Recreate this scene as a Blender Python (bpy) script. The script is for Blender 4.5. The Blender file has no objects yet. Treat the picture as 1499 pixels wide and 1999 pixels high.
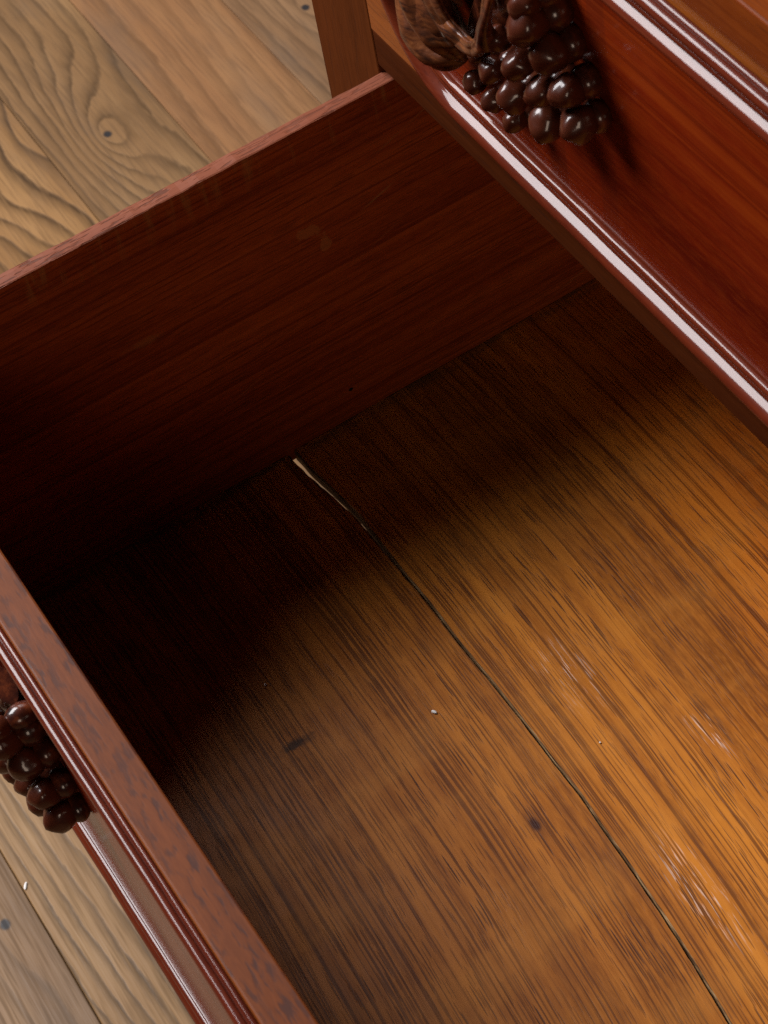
import bpy, bmesh, math, random
from mathutils import Vector, Matrix, noise
random.seed(7)
S = bpy.context.scene
COL = S.collection

# ------------------------------------------------------------------ camera
cam_d = bpy.data.cameras.new('camera'); cam = bpy.data.objects.new('camera', cam_d); COL.objects.link(cam)
cam_d.sensor_fit = 'VERTICAL'; cam_d.sensor_height = 36.0; cam_d.lens = 77.737
cam_d.clip_start = 0.01; cam_d.clip_end = 50
RR = Matrix(((0.51912215, 0.84343195, -0.13832838), (0.62896052, -0.48656353, -0.60635352), (-0.57872348, 0.22776846, -0.7830713)))
mw = Matrix((RR[0], -RR[1], -RR[2])).transposed().to_4x4()
mw.translation = Vector((0.53605022, -0.24824881, 0.65974569))
cam.matrix_world = mw
cam_d.dof.use_dof = True; cam_d.dof.focus_distance = 0.77; cam_d.dof.aperture_fstop = 42
S.camera = cam

# ------------------------------------------------------------------ world, lamps, exposure
W = bpy.data.worlds.new('World'); S.world = W; W.use_nodes = True
W.node_tree.nodes['Background'].inputs[0].default_value = (1.0, 0.93, 0.88, 1)
W.node_tree.nodes['Background'].inputs[1].default_value = 0.008
def area(name, loc, target, sx, sy, power, color):
    l = bpy.data.lights.new(name, 'AREA'); l.shape = 'RECTANGLE'; l.size = sx; l.size_y = sy; l.energy = power; l.color = color
    o = bpy.data.objects.new(name, l); COL.objects.link(o); o.location = loc
    o.rotation_euler = (Vector(target) - Vector(loc)).to_track_quat('-Z', 'Y').to_euler()
    return o
area('window_light', (-1.30, -0.86, 1.58), (0.12, -0.05, 0.05), 1.35, 1.05, 112, (1.0, 0.98, 0.99))
area('second_window_light', (1.62, -0.72, 0.66), (0.1, -0.05, 0.1), 0.40, 0.5, 4.6, (1.0, 0.76, 0.58))
S.view_settings.view_transform = 'Standard'; S.view_settings.look = 'None'
S.cycles.use_denoising = False; S.render.filter_size = 1.15
S.view_settings.exposure = 0.0; S.view_settings.gamma = 1.0; S.view_settings.use_curve_mapping = False

# ------------------------------------------------------------------ node helper
class NT:
    def __init__(s, name):
        s.m = bpy.data.materials.new(name); s.m.use_nodes = True
        s.t = s.m.node_tree; s.t.nodes.clear()
        s.out = s.t.nodes.new('ShaderNodeOutputMaterial')
        s.b = s.t.nodes.new('ShaderNodeBsdfPrincipled'); s.l(s.b.outputs[0], s.out.inputs[0])
    def n(s, t): return s.t.nodes.new('ShaderNode' + t)
    def l(s, a, b): s.t.links.new(a, b)
    def put(s, sock, v):
        if hasattr(v, 'is_linked') or isinstance(v, bpy.types.NodeSocket): s.l(v, sock)
        else:
            if isinstance(v, (tuple, list)) and len(v) == 3 and sock.type == 'RGBA': v = (*v, 1)
            sock.default_value = v
    def math(s, op, a, b=None, c=None, clamp=False):
        n = s.n('Math'); n.operation = op; n.use_clamp = clamp; s.put(n.inputs[0], a)
        if b is not None: s.put(n.inputs[1], b)
        if c is not None: s.put(n.inputs[2], c)
        return n.outputs[0]
    def coord(s, rnd=0.0):
        c = s.n('TexCoord').outputs['Object']
        if rnd:
            oi = s.n('ObjectInfo'); v = s.n('VectorMath'); v.operation = 'ADD'
            cb = s.n('CombineXYZ'); r = s.math('MULTIPLY', oi.outputs['Random'], rnd)
            s.l(r, cb.inputs[0]); s.l(r, cb.inputs[1]); s.l(r, cb.inputs[2]); s.l(c, v.inputs[0]); s.l(cb.outputs[0], v.inputs[1]); c = v.outputs[0]
        return c
    def sep(s, c): n = s.n('SeparateXYZ'); s.l(c, n.inputs[0]); return n.outputs
    def comb(s, x, y, z):
        n = s.n('CombineXYZ')
        for i, v in enumerate((x, y, z)): s.put(n.inputs[i], v)
        return n.outputs[0]
    def noise(s, c, sc, detail=3, rough=0.55, dist=0.0):
        m = s.n('Mapping'); s.l(c, m.inputs[0]); m.inputs['Scale'].default_value = sc
        n = s.n('TexNoise'); n.inputs['Scale'].default_value = 1; n.inputs['Detail'].default_value = detail
        n.inputs['Roughness'].default_value = rough; n.inputs['Distortion'].default_value = dist
        s.l(m.outputs[0], n.inputs['Vector']); return n.outputs['Fac']
    def vor(s, c, sc):
        m = s.n('Mapping'); s.l(c, m.inputs[0]); m.inputs['Scale'].default_value = sc
        n = s.n('TexVoronoi'); n.voronoi_dimensions = '3D'; n.inputs['Scale'].default_value = 1; n.inputs['Randomness'].default_value = 1
        s.l(m.outputs[0], n.inputs['Vector']); return n.outputs['Distance']
    def ramp(s, f, stops, interp='LINEAR'):
        n = s.n('ValToRGB'); s.l(f, n.inputs[0]); e = n.color_ramp.elements; n.color_ramp.interpolation = interp
        while len(e) < len(stops): e.new(0.5)
        for i, (p, c) in enumerate(stops):
            e[i].position = p; e[i].color = (c, c, c, 1) if isinstance(c, (int, float)) else (*c, 1)
        return n.outputs[0]
    def rng(s, f, a, b, c=0.0, d=1.0):
        n = s.n('MapRange'); n.interpolation_type = 'SMOOTHSTEP'; s.l(f, n.inputs[0])
        for i, v in enumerate((a, b, c, d)): n.inputs[i + 1].default_value = v
        return n.outputs[0]
    def mix(s, f, a, b, mode='MIX'):
        n = s.n('Mix'); n.data_type = 'RGBA'; n.blend_type = mode
        s.put(n.inputs[0], f); s.put(n.inputs[6], a); s.put(n.inputs[7], b); return n.outputs[2]
    def spot(s, c, p, r, soft=0.35, wob=0.0, wsc=300):
        """mask: 1 inside an ellipsoid of radii r round p, with a wobbly rim"""
        m = s.n('VectorMath'); m.operation = 'SUBTRACT'; s.l(c, m.inputs[0]); m.inputs[1].default_value = p
        d = s.n('VectorMath'); d.operation = 'DIVIDE'; s.l(m.outputs[0], d.inputs[0]); d.inputs[1].default_value = r
        L = s.n('VectorMath'); L.operation = 'LENGTH'; s.l(d.outputs[0], L.inputs[0]); v = L.outputs['Value']
        if wob: v = s.math('MULTIPLY_ADD', s.noise(c, (wsc,) * 3, 3), wob, v); v = s.math('SUBTRACT', v, wob * .5)
        return s.rng(v, 1.0, 1.0 - soft, 0, 1)
    def bump(s, h, strength, dist, prev=None):
        n = s.n('Bump'); n.inputs['Strength'].default_value = strength; n.inputs['Distance'].default_value = dist
        s.l(h, n.inputs['Height'])
        if prev is not None: s.l(prev, n.inputs['Normal'])
        return n.outputs[0]
    def finish(s, col, rough, normal=None, coat=0.0, coat_r=0.1, spec=0.5, coat_n=None):
        s.put(s.b.inputs['Base Color'], col); s.put(s.b.inputs['Roughness'], rough)
        s.b.inputs['Specular IOR Level'].default_value = spec
        s.put(s.b.inputs['Coat Weight'], coat); s.put(s.b.inputs['Coat Roughness'], coat_r)
        if normal is not None: s.l(normal, s.b.inputs['Normal'])
        if coat_n is not None: s.l(coat_n, s.b.inputs['Coat Normal'])
        return s.m

def axsc(axis, g, c):
    v = [c, c, c]; v['xyz'.index(axis)] = g; return tuple(v)

def wood(name, cols, axis, pore=0.6, pore_col=(0.02, 0.008, 0.005), porescale=(60, 1500), thr=(0.56, 0.68),
         rough=(0.35, 0.5), coat=0.0, coat_r=0.12, bump=0.3, spec=0.4, rnd=3.0, band=1.0, extra=None, warp=None, gloss=(), pdet=2, dmin=.45, pore2=None, lines=0.0):
    """open-pored hardwood: slow colour drift, growth bands, short dark pores along the grain"""
    t = NT(name); c0 = t.coord(); c = t.coord(rnd) if rnd else c0
    if warp: c = warp(t, c0)
    drift = t.noise(c, axsc(axis, 3, 22), 4, 0.6, 0.3)
    bands = t.noise(c, axsc(axis, 2.2, 210), 4, 0.65, 0.1)
    f = t.math('ADD', t.math('MULTIPLY', drift, 0.6), t.math('MULTIPLY', bands, 0.4 * band))
    k = 0.3 + 0.2 * band
    col = t.ramp(f, [(k - .16, cols[0]), (k, cols[1]), (k + .15, cols[2])])
    fleck = t.noise(c, axsc(axis, 160, 900), 2, 0.6)
    col = t.mix(t.rng(fleck, .35, .75, 0, .30), col, cols[2])
    pn = t.noise(c, axsc(axis, *porescale), pdet, 0.5, 0.1)
    dens = t.noise(c, axsc(axis, 7, 70), 2)
    p1 = t.rng(pn, thr[0], thr[1])
    if pore2:   # separate needle-shaped pores
        fl = t.comb(*[(0 if k == 'z' and axis == 'x' else 0 if k == 'x' and axis == 'y' else v) for k, v in zip('xyz', t.sep(c))])
        p1 = t.rng(t.vor(fl, axsc(axis, *pore2)), .27, .20)
        p1 = t.math('MAXIMUM', p1, t.math('MULTIPLY', t.rng(t.vor(fl, axsc(axis, pore2[0] * 1.7, pore2[1] * 1.6)), .31, .24), .7))
    pf = t.math('MULTIPLY', p1, t.rng(dens, .3, .65, dmin, 1.0))
    col = t.mix(t.math('MULTIPLY', pf, pore), col, pore_col)
    if lines:   # unbroken fine growth lines
        ln = t.rng(t.noise(c, axsc(axis, 3, 900), 2, .6), .53, .63)
        col = t.mix(t.math('MULTIPLY', ln, lines), col, cols[0])
    if extra: col = extra(t, c0, col)
    r = t.rng(t.noise(c0, (35, 35, 35), 4), .3, .7, rough[0], rough[1])
    fine = t.noise(c, axsc(axis, 30, 800), 3, 0.6)
    cw = coat
    for p, rr in gloss:
        k = t.math('MULTIPLY', t.spot(c0, p, rr, .8, .8, 90), t.rng(t.noise(c, axsc(axis, 55, 1100), 2), .46, .62))
        r = t.math('MULTIPLY_ADD', k, -.30, r)
        cw = t.math('MULTIPLY_ADD', k, .8, cw)
    hgt = t.math('SUBTRACT', t.math('MULTIPLY', fine, 0.5), pf)
    nb = t.bump(hgt, bump, 0.0004)
    return t.finish(col, r, nb, cw, coat_r, spec)

# ------------------------------------------------------------------ materials
def warp_bottom(t, c):
    x, y, z = t.sep(c)
    xx = t.math('SUBTRACT', x, 0.08)
    y2 = t.math('MULTIPLY_ADD', t.math('MULTIPLY', xx, xx), 0.28, y)
    wob = t.math('MULTIPLY', t.math('SUBTRACT', t.noise(c, (9, 20, 1), 2), .5), 0.003)
    return t.comb(x, t.math('ADD', y2, wob), z)
def bottom_marks(t, c, col):
    # redder to the far side, browner towards the drawer front
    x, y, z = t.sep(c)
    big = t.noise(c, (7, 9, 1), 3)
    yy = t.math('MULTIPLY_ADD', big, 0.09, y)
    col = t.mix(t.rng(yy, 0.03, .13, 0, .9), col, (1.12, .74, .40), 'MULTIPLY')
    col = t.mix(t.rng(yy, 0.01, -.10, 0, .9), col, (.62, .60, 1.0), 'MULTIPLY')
    cl = t.rng(t.noise(c, (38, 11, 1), 3, .6), .42, .72, 0, .22)
    col = t.mix(cl, col, (.50, .20, .035))
    dk = t.rng(t.noise(c, (26, 55, 7), 4, .6), .50, .74, 0, .22)
    col = t.mix(dk, col, (.15, .05, .014))
    # knot, smear, nicks
    col = t.mix(t.spot(c, (.1939, -.0868, 0), (.0042, .0022, 1), .7, .5, 500), col, (.02, .006, .006))
    col = t.mix(t.math('MULTIPLY', t.spot(c, (.1939, -.0868, 0), (.012, .006, 1), .9, .3, 300), .45), col, (.07, .02, .008))
    sm = t.math('MULTIPLY', t.spot(c, (.1165, -.137, 0), (.0030, .0100, 1), .8, 1.3, 420), .85)
    col = t.mix(sm, col, (.02, .009, .006))
    # old cross-grain rings and scratches
    w = t.n('TexWave'); w.wave_type = 'RINGS'; w.inputs['Scale'].default_value = 4; w.inputs['Distortion'].default_value = 2.5
    w.inputs['Detail'].default_value = 2
    m = t.n('Mapping'); t.l(c, m.inputs[0]); m.inputs['Location'].default_value = (.4, .35, 0); t.l(m.outputs[0], w.inputs['Vector'])
    ring = t.math('MULTIPLY', t.rng(w.outputs['Fac'], .985, 1.0), t.rng(t.noise(c, (25, 25, 1), 2), .45, .65, 0, .35))
    col = t.mix(ring, col, (.10, .028, .008))
    # glints of the polish painted into the colour as pale streaks along the grain
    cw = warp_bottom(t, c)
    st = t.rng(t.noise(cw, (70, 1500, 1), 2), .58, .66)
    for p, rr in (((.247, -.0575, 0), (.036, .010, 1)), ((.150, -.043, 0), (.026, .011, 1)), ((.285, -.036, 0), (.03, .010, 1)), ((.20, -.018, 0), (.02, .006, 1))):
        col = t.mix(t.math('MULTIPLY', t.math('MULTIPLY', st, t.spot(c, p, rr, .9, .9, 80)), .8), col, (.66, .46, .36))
    # dust packed along the drawer side
    d = t.math('MULTIPLY', t.rng(x, .0075, .0005), t.rng(t.noise(c, (300, 45, 1), 4), .35, .62, 0, .75))
    col = t.mix(d, col, (.055, .045, .028))
    return col
M = {}
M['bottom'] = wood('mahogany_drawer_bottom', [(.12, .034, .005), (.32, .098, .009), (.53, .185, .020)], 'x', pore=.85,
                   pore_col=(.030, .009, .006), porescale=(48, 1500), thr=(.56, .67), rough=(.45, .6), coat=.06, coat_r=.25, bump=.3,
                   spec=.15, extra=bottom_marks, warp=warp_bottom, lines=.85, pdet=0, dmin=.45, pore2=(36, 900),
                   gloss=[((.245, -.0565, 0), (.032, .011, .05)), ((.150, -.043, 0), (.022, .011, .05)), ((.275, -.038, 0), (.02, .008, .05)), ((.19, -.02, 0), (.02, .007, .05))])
def side_marks(t, c, col):
    a = t.math('MULTIPLY', t.spot(c, (0, -.042, .1168), (.01, .0058, .0032), .3, 2.4, 170), .5)
    b = t.math('MULTIPLY', t.spot(c, (0, -.0365, .1075), (.01, .0022, .0058), .3, 2.0, 200), .55)
    e = t.math('MULTIPLY', t.spot(c, (0, -.112, .1078), (.01, .010, .0025), .7, 1.3, 260), .4)
    for k in (a, b, e): col = t.mix(k, col, (.30, .10, .03))
    col = t.mix(t.spot(c, (0, -.0395, .0287), (.01, .0012, .0012), .4, .4, 900), col, (.006, .004, .003))
    # scuffed strip under the top edge and long hair scratches
    y, z = t.sep(c)[1], t.sep(c)[2]
    sc = t.math('MULTIPLY', t.rng(z, .144, .160), t.rng(t.noise(c, (1, 260, 40), 3), .50, .70, 0, .5))
    col = t.mix(sc, col, (.26, .10, .03))
    yz = t.comb(0, t.math('MULTIPLY_ADD', z, 0.9, y), t.math('MULTIPLY_ADD', y, -.35, z))
    sc2 = t.math('MULTIPLY', t.rng(t.noise(yz, (1, 6, 420), 2, .5), .70, .74), t.rng(t.noise(c, (1, 22, 22), 2), .45, .6, 0, .9))
    col = t.mix(sc2, col, (.26, .09, .03))
    return col
M['side'] = wood('red_mahogany_side', [(.10, .013, .003), (.20, .032, .005), (.32, .064, .011)], 'y', pore=.55, pore_col=(.02, .005, .003),
                 porescale=(45, 1500), thr=(.54, .66), rough=(.55, .7), bump=.3, spec=.10, lines=.6, pore2=(45, 850), extra=side_marks)
M['side_edge'] = wood('worn_mahogany_edge', [(.09, .022, .010), (.15, .038, .016), (.21, .062, .028)], 'y', pore=.5, porescale=(120, 900),
                      thr=(.5, .62), rough=(.5, .65), bump=.5, spec=.2)
M['edge'] = wood('mottled_front_edge', [(.065, .017, .006), (.115, .030, .008), (.175, .048, .012)], 'x', pore=.8, pore_col=(.035, .016, .015),
                 porescale=(150, 620), thr=(.46, .66), rough=(.40, .50), bump=.04, spec=.11)
M['face'] = wood('polished_red_mahogany', [(.065, .004, .001), (.13, .0105, .0015), (.21, .029, .003)], 'x', pore=.4, pore_col=(.04, .008, .004),
                 porescale=(55, 800), thr=(.52, .68), rough=(.34, .44), coat=.5, coat_r=.10, bump=.06, spec=.1, pore2=(50, 800), lines=.5)
M['margin'] = wood('orange_mahogany_margin', [(.13, .029, .004), (.20, .048, .006), (.27, .074, .010)], 'x', pore=.4, porescale=(60, 900),
                   rough=(.42, .55), coat=.1, coat_r=.25, bump=.15, spec=.15)
M['rail_red'] = wood('red_orange_rail', [(.10, .016, .002), (.15, .028, .003), (.21, .046, .006)], 'x', pore=.4, porescale=(60, 900),
                 rough=(.45, .55), coat=.1, coat_r=.25, bump=.12, spec=.08, lines=.4)
M['rail'] = wood('brown_mahogany_rail', [(.030, .006, .0015), (.046, .0098, .0022), (.066, .0155, .004)], 'x', pore=.4, porescale=(60, 900),
                 rough=(.6, .7), bump=.15, spec=.02)
M['stile'] = wood('brown_mahogany_stile', [(.055, .0135, .003), (.078, .0192, .0042), (.10, .026, .006)], 'z', pore=.3, porescale=(60, 900),
                  rough=(.6, .75), bump=.15, spec=.02)
M['mould'] = wood('polished_moulding', [(.055, .0075, .003), (.095, .014, .005), (.14, .025, .008)], 'x', pore=.35, pore_col=(.03, .006, .004),
                  porescale=(90, 900), thr=(.55, .7), rough=(.4, .5), coat=.45, coat_r=.08, bump=.12, spec=.05)
M['hidden'] = wood('plain_carcass_wood', [(.10, .035, .015), (.14, .05, .02), (.18, .065, .025)], 'z', rough=(.6, .7), bump=.2, spec=.2)
def mk_carve():
    t = NT('carved_dark_mahogany'); c = t.coord(2.0)
    a = t.noise(c, (260, 260, 260), 4, .6)
    col = t.ramp(a, [(.30, (.009, .0024, .002)), (.50, (.042, .0085, .004)), (.72, (.14, .032, .010))])
    oi = t.n('ObjectInfo')
    col = t.mix(t.math('MULTIPLY', oi.outputs['Random'], .35), col, (.07, .015, .006))
    nb = t.bump(t.noise(c, (420, 420, 420), 3), .10, .0008)
    return t.finish(col, .4, nb, .6, .14, .1)
M['carve'] = mk_carve()
def mk_leaf():
    t = NT('carved_brown_leaf'); c = t.coord()
    a = t.noise(c, (130, 130, 500), 4, .6, .6)
    col = t.ramp(a, [(.32, (.022, .007, .004)), (.5, (.085, .024, .008)), (.7, (.16, .052, .016))])
    nb = t.bump(t.noise(c, (350, 350, 350), 3), .18, .0008)
    x, y, z = t.sep(c); dx = t.math('SUBTRACT', x, .082); dz = t.math('SUBTRACT', z, .074)
    rr = t.math('SQRT', t.math('ADD', t.math('MULTIPLY', dx, dx), t.math('MULTIPLY', dz, dz)))
    rr = t.math('MULTIPLY_ADD', t.noise(c, (60, 60, 60), 2), .006, rr)
    nb = t.bump(t.math('ABSOLUTE', t.math('SINE', t.math('MULTIPLY', rr, 430))), .55, .0016, nb)
    return t.finish(col, .38, nb, .35, .16, .15)
M['leaf'] = mk_leaf()
def mk_raw():
    t = NT('raw_split_wood'); c = t.coord()
    a = t.noise(c, (220, 700, 700), 3, .6)
    col = t.ramp(a, [(.45, (.03, .015, .007)), (.52, (.36, .24, .11)), (.58, (.82, .66, .40))])
    return t.finish(col, .8, None, spec=.2)
M['raw'] = mk_raw()
def mk_raw2():
    t = NT('old_split_wood'); c = t.coord()
    a = t.noise(c, (70, 900, 900), 3, .6)
    col = t.ramp(a, [(.36, (.03, .013, .006)), (.52, (.16, .085, .035)), (.70, (.42, .28, .14))])
    return t.finish(col, .8, None, spec=.2)
M['raw_old'] = mk_raw2()
def mk_crumb():
    t = NT('white_chip'); return t.finish((.72, .70, .68), .7)
M['crumb'] = mk_crumb()

def floor_mat(name, base, dark, pale, freq, knots=(), wave=.012, wsc=(3.2, 9), greyness=.3, rnd=(0, 0), contrast=.72):
    """brushed rustic pine: growth lines are contours of a warped field, closed rings round each knot"""
    q = lambda k: (k[0] * .61, k[1] * .485, k[2] * .37)
    base, dark, pale = q(base), q(dark), q(pale)
    t = NT(name); c = t.coord(); x, y, z = t.sep(c)
    cc = t.comb(t.math('ADD', x, rnd[0]), t.math('ADD', y, rnd[1]), 0)
    v = t.math('MULTIPLY_ADD', t.math('SUBTRACT', t.noise(cc, (wsc[0], wsc[1], 1), 2, .45), .5), wave * 10, y)
    v = t.math('MULTIPLY_ADD', t.math('SUBTRACT', t.noise(cc, (26, 80, 1), 4, .62), .5), .0075, v)
    for (kx, ky, A, sx, sy) in knots:
        dx = t.math('DIVIDE', t.math('SUBTRACT', x, kx), sx); dy = t.math('DIVIDE', t.math('SUBTRACT', y, ky), sy)
        r2 = t.math('ADD', t.math('MULTIPLY', dx, dx), t.math('MULTIPLY', dy, dy))
        v = t.math('MULTIPLY_ADD', t.math('POWER', 2.71828, t.math('MULTIPLY', t.math('SQRT', t.math('ADD', r2, .004)), -1.25)), A, v)
    fr = t.math('FRACT', t.math('MULTIPLY', v, freq))
    line = t.ramp(fr, [(0, 0), (.40, .10), (.70, .55), (.86, 1), (.94, .7), (1, 0)])
    amp = t.rng(t.noise(cc, (5, 22, 1), 3), .25, .65, .4, 1.1)
    line = t.math('MULTIPLY', t.math('MULTIPLY', line, amp), contrast)
    drift = t.noise(cc, (4, 16, 1), 4, .6)
    col = t.ramp(drift, [(.30, dark), (.5, base), (.70, pale)])
    col = t.mix(line, col, tuple(k * .22 for k in base))
    fib = t.noise(cc, (22, 520, 1), 2, .6)
    col = t.mix(t.rng(fib, .45, .68, 0, .6), col, tuple(k * .55 for k in base))
    fib2 = t.noise(cc, (30, 600, 3), 3, .6)
    col = t.mix(t.rng(fib2, .5, .75, 0, .35), col, pale)
    g = t.rng(t.noise(cc, (6, 18, 2), 4, .6), .48, .72, 0, greyness)
    col = t.mix(g, col, (.085, .068, .055))
    for (kx, ky, A, sx, sy) in knots:
        k = t.spot(c, (kx, ky, -.3), (abs(A) * .0 + .0042, .0036, 1), .5, .4, 300)
        col = t.mix(k, col, (.025, .022, .022))
    r = t.rng(fib, .3, .7, .42, .58)
    nb = t.bump(t.math('ADD', t.math('MULTIPLY', line, -.6), t.math('MULTIPLY', fib, .5)), .35, .0006)
    return t.finish(col, r, nb, spec=.15)

# ------------------------------------------------------------------ mesh helpers
def tagged(o, label=None, cat=None, group=None, kind=None):
    for k, v in (('label', label), ('category', cat), ('group', group), ('kind', kind)):
        if v: o[k] = v
    return o
def link(name, me, mat, parent=None, smooth=False):
    o = bpy.data.objects.new(name, me); COL.objects.link(o)
    if mat is not None: me.materials.append(mat)
    if parent: o.parent = parent
    if smooth:
        for p in me.polygons: p.use_smooth = True
    return o
def empty(name, loc=(0, 0, 0), rz=0.0):
    o = bpy.data.objects.new(name, None); COL.objects.link(o); o.location = loc; o.rotation_euler = (0, 0, rz)
    o.empty_display_size = .02; return o
def bmobj(name, bm, mat, parent=None, smooth=False):
    bmesh.ops.recalc_face_normals(bm, faces=bm.faces)
    me = bpy.data.meshes.new(name); bm.to_mesh(me); bm.free(); return link(name, me, mat, parent, smooth)
def box(name, lo, hi, mat, parent=None, bevel=0.0006, seg=2):
    bm = bmesh.new(); bmesh.ops.create_cube(bm, size=1)
    for v in bm.verts: v.co = Vector([(lo[i] + hi[i]) / 2 + v.co[i] * (hi[i] - lo[i]) for i in range(3)])
    if bevel: bmesh.ops.bevel(bm, geom=bm.edges[:], offset=bevel, segments=seg, affect='EDGES', profile=.5)
    return bmobj(name, bm, mat, parent)
def prism(name, poly, z0, z1, mat, parent=None, bevel=0):
    bm = bmesh.new()
    a = [bm.verts.new((x, y, z0)) for x, y in poly]; b = [bm.verts.new((x, y, z1)) for x, y in poly]
    bm.faces.new(a); bm.faces.new(b); n = len(poly)
    for i in range(n): bm.faces.new((a[i], a[(i + 1) % n], b[(i + 1) % n], b[i]))
    return bmobj(name, bm, mat, parent)

# ------------------------------------------------------------------ floor
ZF = -0.30; PW = 0.083; Y0 = 0.0085
floor = box('floor', (-1.9, -1.7, ZF - .03), (1.7, 1.1, ZF - .0135), M['hidden'], None, 0)
tagged(floor, 'rustic brown pine plank floor under the chest', 'floor', kind='structure')
TAN = (.33, .215, .115)
fm = {
 0: floor_mat('pine_knotty', (.30, .205, .115), (.22, .15, .085), (.40, .29, .17), 95, [(-.5525, .0496, .060, .075, .034)], .006, (3, 8), .25, (1.3, 0)),
 -1: floor_mat('pine_bold_waves', (.34, .215, .10), (.23, .14, .07), (.44, .30, .155), 55, [], .016, (5, 6), .25, (4.1, .3), .95),
 1: floor_mat('pine_orange_straight', (.37, .225, .125), (.30, .175, .10), (.43, .285, .165), 75, [], .008, (2, 10), .3, (7.7, .2), .5),
 2: floor_mat('pine_grey_straight', (.30, .205, .13), (.22, .15, .10), (.40, .29, .19), 80, [(-.575, .215, .02, .05, .02)], .007, (2, 9), .5, (2.9, .8), .5),
 -3: floor_mat('pine_fine_lines', (.36, .255, .14), (.29, .20, .105), (.45, .34, .20), 105, [], .006, (2, 8), .12, (5.5, .1), .8),
 -4: floor_mat('pine_brown_fibrous', (.26, .18, .105), (.20, .135, .08), (.34, .245, .145), 70, [(-.0692, -.2565, .012, .03, .012)], .006, (2, 9), .25, (9.2, .5), .45),
}
spare = [fm[1], fm[-3], fm[2], fm[-4]]
for k in range(-16, 13):
    y0 = Y0 + k * PW; y1 = y0 + PW
    j = -1.75 + (0.37 * k) % 0.5
    cuts = [-1.85, -1.05 + (k * .13) % .2, .42 + (k * .29) % .5, 1.65]
    for a, b in zip(cuts[:-1], cuts[1:]):
        mat = fm.get(k, spare[k % 4])
        bx_ = box('plank', (a + .0002, y0 + .00018, ZF - .013), (b - .0002, y1 - .00018, ZF), mat, floor, .0005, 1)

# ------------------------------------------------------------------ drawer front with moulding
def arc(cx, cy, r, a0, a1, n, sx=1.0):
    return [(cx + sx * r * math.cos(math.radians(a0 + (a1 - a0) * i / n)), cy + r * math.sin(math.radians(a0 + (a1 - a0) * i / n))) for i in range(n + 1)]
# profile in mm: (distance in from the outer edge of the moulding, height over the board face)
PROF = [(1.6, -.5), (1.0, 0.0), (.35, .3), (.05, 1.0), (.35, 1.65), (.95, 1.95), (.95, 2.25), (.4, 2.5), (.15, 3.0), (.2, 3.9), (.6, 4.6), (1.3, 5.0), (2.2, 5.15),
        (3.1, 5.05), (3.9, 4.7), (4.6, 4.1), (5.2, 3.3), (5.7, 2.4), (6.1, 1.6), (6.5, 1.3)] + arc(8.2, 1.3, 1.5, 170, 10, 8) + [(9.9, 1.3), (10.2, 1.6), (10.6, 2.4), (11.1, 3.2), (11.8, 3.8), (12.7, 4.1), (13.6, 4.1), (14.3, 3.8),
        (14.7, 3.2), (14.85, 2.5), (15.3, 2.3), (16.0, 2.25), (16.2, 1.4), (16.3, -.5)]
def moulding(name, x0, x1, z0, z1, yf, rad, mat, parent):
    """bead moulding swept round a rounded rectangle on the plane y = yf, sticking out to -y"""
    path = []
    for cx, cz, a0 in ((x0 + rad, z0 + rad, 180), (x1 - rad, z0 + rad, 270), (x1 - rad, z1 - rad, 0), (x0 + rad, z1 - rad, 90)):
        for i in range(17):
            a = math.radians(a0 + 90 * i / 16); path.append((cx, cz, math.cos(a), math.sin(a)))
        # extra stations on the straight run so that small unevenness shows
    full = []
    n = len(path)
    for i in range(n):
        p, q = path[i], path[(i + 1) % n]
        P = (p[0] + rad * p[2], p[1] + rad * p[3]); Q = (q[0] + rad * q[2], q[1] + rad * q[3])
        L = math.hypot(Q[0] - P[0], Q[1] - P[1]); m = max(1, int(L / .012)) if L > .03 else 1
        for j in range(m):
            t = j / m; full.append((P[0] + (Q[0] - P[0]) * t, P[1] + (Q[1] - P[1]) * t, p[2] if m > 1 else p[2], p[3]))
    bm = bmesh.new(); rings = []
    for (px, pz, nx, nz) in full:
        w = noise.noise(Vector((px * 40, pz * 40, 1.7))) * .00022
        rings.append([bm.verts.new((px - nx * d * .001, yf - (h * .001 + (w if h > 0 else 0)), pz - nz * d * .001)) for d, h in PROF])
    for i in range(len(rings)):
        a, b = rings[i], rings[(i + 1) % len(rings)]
        for j in range(len(PROF) - 1): bm.faces.new((a[j], a[j + 1], b[j + 1], b[j]))
    bmesh.ops.recalc_face_normals(bm, faces=bm.faces)
    me = bpy.data.meshes.new(name); bm.to_mesh(me); bm.free()
    o = link(name, me, mat, parent, True)
    me.set_sharp_from_angle(angle=math.radians(48)) if hasattr(me, 'set_sharp_from_angle') else None
    return o

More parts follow.
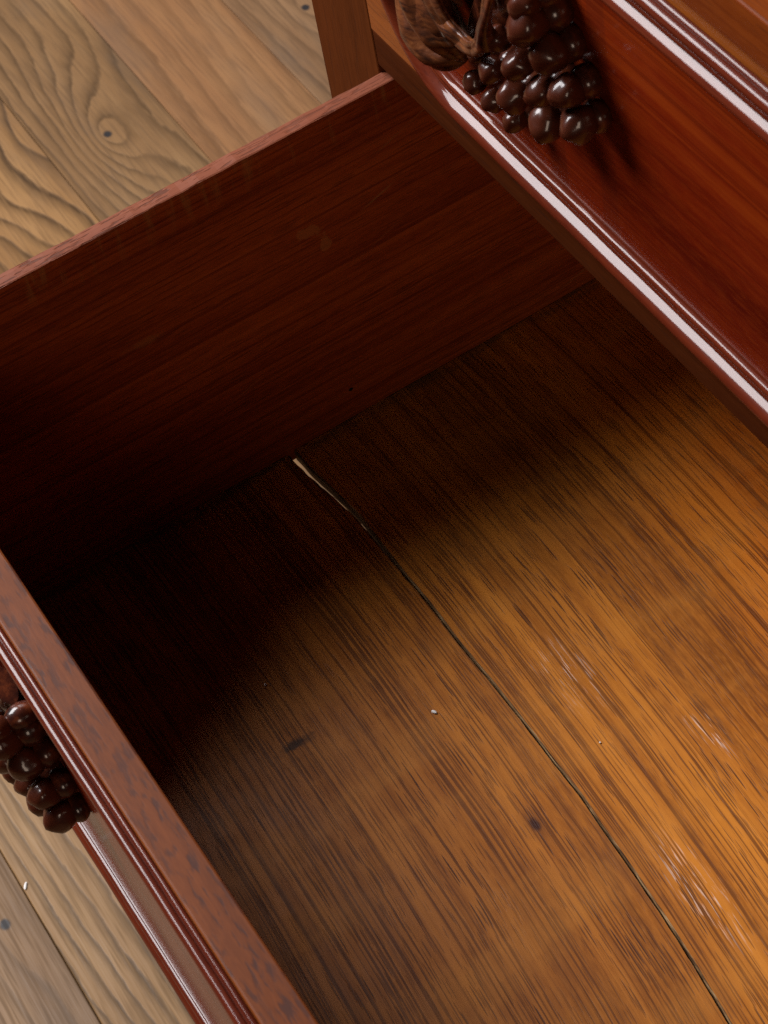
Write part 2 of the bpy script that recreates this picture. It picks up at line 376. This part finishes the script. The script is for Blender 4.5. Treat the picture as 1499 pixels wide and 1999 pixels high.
XL, XR = -0.0055, 0.80
GR = [(96.2, 59.7, 9.5, 2.8), (107.5, 61.6, 11.5, 3.7), (126.6, 77.8, 13.5, 4.3), (116.4, 80.3, 13.5, 3.5), (132.5, 95.5, 12.5, 5.7), (137.6, 87.0, 9.5, 5.2), (85.9, 39.6, 6.5, 3.2), (96.0, 39.0, 6.5, 3.3), (118.0, 59.1, 11.5, 4.5), (133.8, 71.7, 11.5, 4.3), (144.5, 77.8, 9.5, 4.8), (108.1, 39.9, 6.5, 3.6), (132.1, 57.4, 9.5, 4.9), (147.9, 67.2, 8.5, 4.9), (132.0, 101.7, 12.5, 4.0)]
def grape_mesh(seed):
    bm = bmesh.new(); bmesh.ops.create_uvsphere(bm, u_segments=20, v_segments=14, radius=1)
    for v in bm.verts:
        k = 1 + .20 * noise.noise(v.co * 1.2 + Vector((seed * 3.1, seed, 0))) + .05 * noise.noise(v.co * 3.0 + Vector((0, seed * 2.3, 5)))
        v.co *= k; v.co.y *= 1.15; v.co.z *= 1.16
    me = bpy.data.meshes.new('grape'); bm.to_mesh(me); bm.free()
    for p in me.polygons: p.use_smooth = True
    me.materials.append(M['carve']); return me
GM = [grape_mesh(i) for i in range(6)]
def tube(bm, pts, n=14, flat=1.0, ridge=0.0, lobes=4):
    """tapered sweep; pts = (x, y, z, radius)"""
    P = [Vector(p[:3]) for p in pts]; rad = [p[3] for p in pts]
    Q, Rd = [], []
    for i in range(len(P) - 1):
        p0 = P[max(i - 1, 0)]; p3 = P[min(i + 2, len(P) - 1)]
        for s in range(6):
            t = s / 6; a, b = P[i], P[i + 1]
            Q.append(.5 * ((2 * a) + (b - p0) * t + (2 * p0 - 5 * a + 4 * b - p3) * t * t + (3 * a - p0 - 3 * b + p3) * t ** 3)); Rd.append(rad[i] + (rad[i + 1] - rad[i]) * t)
    Q.append(P[-1]); Rd.append(rad[-1]); rings = []
    for i, q in enumerate(Q):
        d = (Q[min(i + 1, len(Q) - 1)] - Q[max(i - 1, 0)]).normalized(); u = d.cross(Vector((0, 1, 0))).normalized(); w = u.cross(d)
        tw = i * .05
        rings.append([bm.verts.new(q + Rd[i] * (1 + ridge * (abs(math.cos(lobes * .5 * (2 * math.pi * k / n) + tw)) - .5)) * (math.cos(2 * math.pi * k / n) * u + flat * math.sin(2 * math.pi * k / n) * w)) for k in range(n)])
    for a, b in zip(rings[:-1], rings[1:]):
        for k in range(n): bm.faces.new((a[k], a[(k + 1) % n], b[(k + 1) % n], b[k]))
    bm.faces.new(rings[0]); bm.faces.new(rings[-1])
def carving(parent, ox, oz, yf, mirror=None):
    """carved bunch: backing mass with scrolled leaf, every grape its own piece. Local mm: x, z over the board corner, height over the field"""
    X = (lambda x: ox + x * .001) if mirror is None else (lambda x: mirror - x * .001)
    bm = bmesh.new()
    # backing mass following the bunch
    for x, z, h, r in GR:
        m = Matrix.Translation((X(x), yf - h * .00034, oz + z * .001)) @ Matrix.Diagonal((r * .00108, h * .00048, r * .00108, 1))
        bmesh.ops.create_uvsphere(bm, u_segments=14, v_segments=10, radius=1, matrix=m)
    back = bmobj('grape_carving', bm, M['carve'], parent, True)
    for i, (x, z, h, r) in enumerate(GR):
        g = bpy.data.objects.new('grape', GM[i % 6]); COL.objects.link(g); g.parent = back
        g.location = (X(x), yf - h * .001, oz + z * .001); g.scale = (r * .00102,) * 3
        g.rotation_euler = ((i * 37 % 40 - 20) * .012, (i * 53 % 60 - 30) * .015, (i * 29 % 40 - 20) * .012)
    def leaf(name, paths, flat, mat, ridge=0.0, lobes=4):
        b2 = bmesh.new()
        for p in paths: tube(b2, [(X(x), yf - h * .001, oz + z * .001, r * .001) for x, z, h, r in p], 40, flat, ridge, lobes)
        o = bmobj(name, b2, mat, back, True); o.data.set_sharp_from_angle(angle=math.radians(50)); return o
    leaf('leaf_lobe', [[(54, 74, 4, 3), (57, 60, 7, 6.4), (65, 50, 9, 8.4), (73, 46.5, 9, 7.4), (80, 49, 7, 4.2), (82, 53, 5, 1.2)]], 1.0, M['leaf'], .20, 5)
    leaf('leaf_scroll', [[(56, 88, 6, 5), (64, 75, 10, 6.6), (74, 66, 13, 6.6), (82, 60, 13, 5.6), (86, 54, 10, 3.2), (85, 50, 7, .8)]], 1.0, M['leaf'], .28, 5)
    leaf('leaf_ribbon', [[(66, 92, 9, 5), (77, 80, 14, 4.2), (87, 70, 15, 3.2), (96, 66.5, 14, 3.0), (105, 70, 15, 2.6), (112, 79, 16, 2.0), (117, 90, 17, 1.6), (121, 106, 15, 2.5)]], .62, M['leaf'], .35, 4)
    leaf('leaf_tip', [[(76, 104, 9, 4), (85, 92, 13, 3.4), (91, 82, 13, 2.2), (93, 76, 11, .6)], [(92, 112, 9, 5), (101, 100, 12, 4.6), (107, 90, 11, 3.2), (109, 84, 9, .8)]], .7, M['leaf'], .3, 4)
    leaf('stem', [[(114.5, 80, 16, 3.6), (117, 87, 17.5, 2.2), (119.5, 95, 17, 1.3), (122, 108, 14, 1.8)]], 1.0, M['carve'], .2, 3)
    leaf('hollow', [[(86, 56, 3, 5), (92, 66, 3.5, 6), (102, 78, 4, 8), (114, 92, 4, 8), (120, 104, 4, 7)]], .5, M['carve'])
    return back

def drawer_front(parent, yi, z0, z1, thick=.012):
    """yi: inner face; board, raised field, moulding, two carvings. returns nothing"""
    yf = yi - thick
    bm = bmesh.new(); bmesh.ops.create_cube(bm, size=1)
    for v in bm.verts:
        v.co = Vector(((XL + XR) / 2 + v.co.x * (XR - XL), yi - thick / 2 + v.co.y * thick, (z0 + z1) / 2 + v.co.z * (z1 - z0)))
    bmesh.ops.bevel(bm, geom=bm.edges[:], offset=.0007, segments=2, affect='EDGES', profile=.5)
    fr = bmobj('front_board', bm, M['margin'], parent)
    fr.data.materials.append(M['edge']); fr.data.materials.append(M['side'])
    for p in fr.data.polygons:
        if p.normal.z > .8: p.material_index = 1
        elif p.normal.y > .8: p.material_index = 2
    mx0, mx1, mz0, mz1 = XL + .0155, XR - .0155, z0 + .0035, z1 - .0035
    moulding('moulding', mx0, mx1, mz0, mz1, yf, .047, M['mould'], fr)
    # raised field inside the moulding
    i = .0155; r = .032; poly = []
    for cx, cz, a0 in ((mx0 + i + r, mz0 + i + r, 180), (mx1 - i - r, mz0 + i + r, 270), (mx1 - i - r, mz1 - i - r, 0), (mx0 + i + r, mz1 - i - r, 90)):
        for k in range(9):
            a = math.radians(a0 + 90 * k / 8); poly.append((cx + r * math.cos(a), cz + r * math.sin(a)))
    bm = bmesh.new(); A = [bm.verts.new((x, yf - .0019, z)) for x, z in poly]; B = [bm.verts.new((x, yf + .001, z)) for x, z in poly]
    bm.faces.new(A)
    for k in range(len(A)): bm.faces.new((A[k], B[k], B[(k + 1) % len(A)], A[(k + 1) % len(A)]))
    bmobj('field', bm, M['face'], fr)
    return yf - .0019

# ------------------------------------------------------------------ open drawer
D = 0.2010; H = 0.15; YB = 0.24
dr = empty('open_drawer', (0, 0, -.0133), 0.0078); DZ = .0133
tagged(dr, 'pulled out lower drawer, empty, with a long crack across its wooden bottom', 'drawer')
yf_open = drawer_front(dr, -D, 0.0, .156 + DZ)
carving(dr, XL, .022, yf_open); carving(dr, 0, .022, yf_open, mirror=XR)
# side: grain along y, worn uneven top edge
def drawer_side(x0, x1):
    bm = bmesh.new(); ny = 120; rows = []
    for i in range(ny + 1):
        y = -D + .0003 + (YB + D) * i / ny
        w = .0004 * noise.noise(Vector((y * 30, 0, 3))) + .0003 * noise.noise(Vector((y * 140, 4, 3)))
        c = .0007 + .0005 * abs(noise.noise(Vector((y * 60, 9, 1))))
        prof = [(x0, DZ - .005), (x1, DZ - .005), (x1, DZ + H - c - .0006), (x1 - c * .35, DZ + H - c * .3 + w), (x1 - c, DZ + H + w), (x0 + c, DZ + H + w), (x0, DZ + H - c)]
        rows.append([bm.verts.new((px, y, pz)) for px, pz in prof])
    n = 7
    for a, b in zip(rows[:-1], rows[1:]):
        for k in range(n):
            f = bm.faces.new((a[k], a[(k + 1) % n], b[(k + 1) % n], b[k])); f.material_index = 1 if k in (3, 4, 5) else 0
    bm.faces.new(rows[0]); bm.faces.new(rows[-1])
    o = bmobj('side_panel', bm, M['side'], dr); o.data.materials.append(M['side_edge']); return o
drawer_side(-.0068, 0.0); drawer_side(XR - .0118, XR - .005)
box('back_panel', (.0003, YB - .010, DZ - .004), (XR - .0122, YB, DZ + H - .01), M['side'], dr)
# bottom: two boards parted by the crack
CR = [(-.001, -.0702), (.0113, -.0692), (.0244, -.0677), (.0442, -.0658), (.059, -.0658), (.0759, -.0661), (.0992, -.0663), (.134, -.0668), (.1637, -.0672), (.1932, -.0682),
      (.2165, -.07), (.2455, -.0723), (.2684, -.0749), (.2898, -.078), (.36, -.086), (.5, -.10), (XR - .0122, -.12)]
def crack_y(x):
    for (xa, ya), (xb, yb) in zip(CR[:-1], CR[1:]):
        if xa <= x <= xb: t = (x - xa) / (xb - xa); return ya + (yb - ya) * t
    return CR[-1][1]
def gap(x):
    g = .0021 - .0022 * max(0, min(1, (x - .005) / .085)) ** .7 + .0004
    g = max(g, .00040) + .00012 * max(0, noise.noise(Vector((x * 90, 2, 2))))
    return g
xs = [.0003 + (.36 - .0003) * i / 190 for i in range(191)] + [.36 + (XR - .0122 - .36) * i / 30 for i in range(1, 31)]
def wav(x, s): return .0006 * noise.noise(Vector((x * 38, s, 9))) + .00028 * noise.noise(Vector((x * 120, s, 0))) + .00018 * noise.noise(Vector((x * 420, s, 4)))
near = [(x, crack_y(x) - gap(x) * .5 + wav(x, 1) * .6 + (.00045 * noise.noise(Vector((x * 260, 5, 5))) if x < .11 else 0)) for x in xs]
far = [(x, crack_y(x) + gap(x) * .5 + wav(x, 1) * .6 + .1 * wav(x, 8)) for x in xs]
def board(name, edge, yside, z, ch, rawmat):
    sgn = 1 if yside > edge[0][1] else -1
    bm = bmesh.new(); rows = []
    for i, (x, y) in enumerate(edge):
        cc = ch(x)
        m = [y + sgn * (.0003 + cc) + (yside - y - sgn * (.0003 + cc)) * k / 6 for k in range(7)]
        bow = lambda yy: z + .0003 * noise.noise(Vector((x * 9, yy * 14, 2)))
        rows.append([bm.verts.new((x, y + sgn * .0001, DZ - .0055)), bm.verts.new((x, y, z + DZ - .0008 - cc * .8))] + [bm.verts.new((x, yy, bow(yy) + DZ)) for yy in m] + [bm.verts.new((x, yside, DZ - .0055))])
    n = len(rows[0])
    for a, b in zip(rows[:-1], rows[1:]):
        for k in range(n - 1):
            f = bm.faces.new((a[k], a[k + 1], b[k + 1], b[k])); f.material_index = 1 if k <= 1 else 0
            f.smooth = k > 1
        bm.faces.new((a[n - 1], a[0], b[0], b[n - 1]))
    o = bmobj(name, bm, M['bottom'], dr); o.data.materials.append(rawmat); o.data.set_sharp_from_angle(angle=math.radians(12)); return o
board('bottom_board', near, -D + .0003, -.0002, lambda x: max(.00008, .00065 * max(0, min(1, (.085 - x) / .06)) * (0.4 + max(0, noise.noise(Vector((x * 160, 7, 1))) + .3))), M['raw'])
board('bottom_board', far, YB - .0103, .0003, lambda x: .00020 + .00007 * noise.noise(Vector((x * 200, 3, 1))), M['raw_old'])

# ------------------------------------------------------------------ chest carcass
ch = empty('chest_of_drawers', (0.4, 0.23, ZF)); 
tagged(ch, 'dark mahogany chest frame with its corner post and rails, holding the drawers', 'chest')
def C_(o): o.parent = ch; o.matrix_parent_inverse = Matrix.Translation(-ch.location); return o
TOPZ = .46
C_(box('corner_post', (-.0531, 0.0, ZF + .0005), (XL - .0008, .040, TOPZ), M['stile'], None, .0008))
C_(box('corner_post', (XR + .0008, 0.0, ZF + .0005), (XR + .0485, .040, TOPZ), M['stile'], None, .0008))
for z0, z1, yy in ((.1540, .1700, 0.0), (.2995, .3145, -.0015), (-.034, -.0165, 0.0)):
    C_(box('rail', (XL - .0006, yy, z0), (XR + .0006, .05, z1), M['rail_red'] if z0 > .29 else M['rail'], None, .0007))
    C_(box('dust_board', (XL - .0006, .0502, z0 + .004), (XR + .0006, .46, z1 - .003), M['hidden'], None, 0))
C_(box('frieze', (XL - .0006, .010, .3147), (XR + .0006, .03, TOPZ - .0002), M['rail'], None, .0007))
C_(box('side_wall', (-.047, .0402, ZF + .05), (-.036, .46, TOPZ), M['hidden'], None, .0005))
C_(box('side_wall', (XR + .031, .0402, ZF + .05), (XR + .042, .46, TOPZ), M['hidden'], None, .0005))
C_(box('back_wall', (-.0358, .462, ZF + .05), (XR + .0308, .47, TOPZ), M['hidden'], None, 0))
C_(box('top', (-.065, -.012, TOPZ + .0003), (XR + .06, .475, TOPZ + .022), M['margin'], None, .004, 3))

# ------------------------------------------------------------------ closed drawer above
cd = empty('closed_drawer', (0, 0, .1705))
tagged(cd, 'closed upper drawer with red polished front, bead moulding and carved grapes', 'drawer')
yf_c = drawer_front(cd, .0115, 0.0, .1285)
carving(cd, XL, 0.0, yf_c); carving(cd, 0, 0.0, yf_c, mirror=XR)

# ------------------------------------------------------------------ crumbs
def crumb(loc, s, rz, label):
    bm = bmesh.new(); bmesh.ops.create_icosphere(bm, subdivisions=2, radius=1)
    for v in bm.verts:
        v.co *= 1 + .35 * noise.noise(v.co * 1.7 + Vector(loc) * 90); v.co = Vector((v.co.x * s[0], v.co.y * s[1], max(v.co.z, -.6) * s[2]))
    o = bmobj('paper_crumb', bm, M['crumb']); o.location = loc; o.rotation_euler = (0, 0, rz)
    return tagged(o, label, 'crumb', 'white crumbs')
crumb((.1361, -.0892, .0004), (.0011, .00055, .0005), .5, 'larger white crumb in the middle of the drawer bottom')
crumb((.0892, -.1325, .0004), (.0006, .0004, .0003), 1.9, 'tiny white crumb at the shadow edge in the drawer')
crumb((.1815, -.0493, .0006), (.00035, .0003, .0003), 0, 'tiny white crumb right of the crack in the drawer')
crumb((-.0825, -.2385, ZF + .0005), (.0022, .0007, .0005), -.6, 'white fleck on the floor planks outside the drawer front')
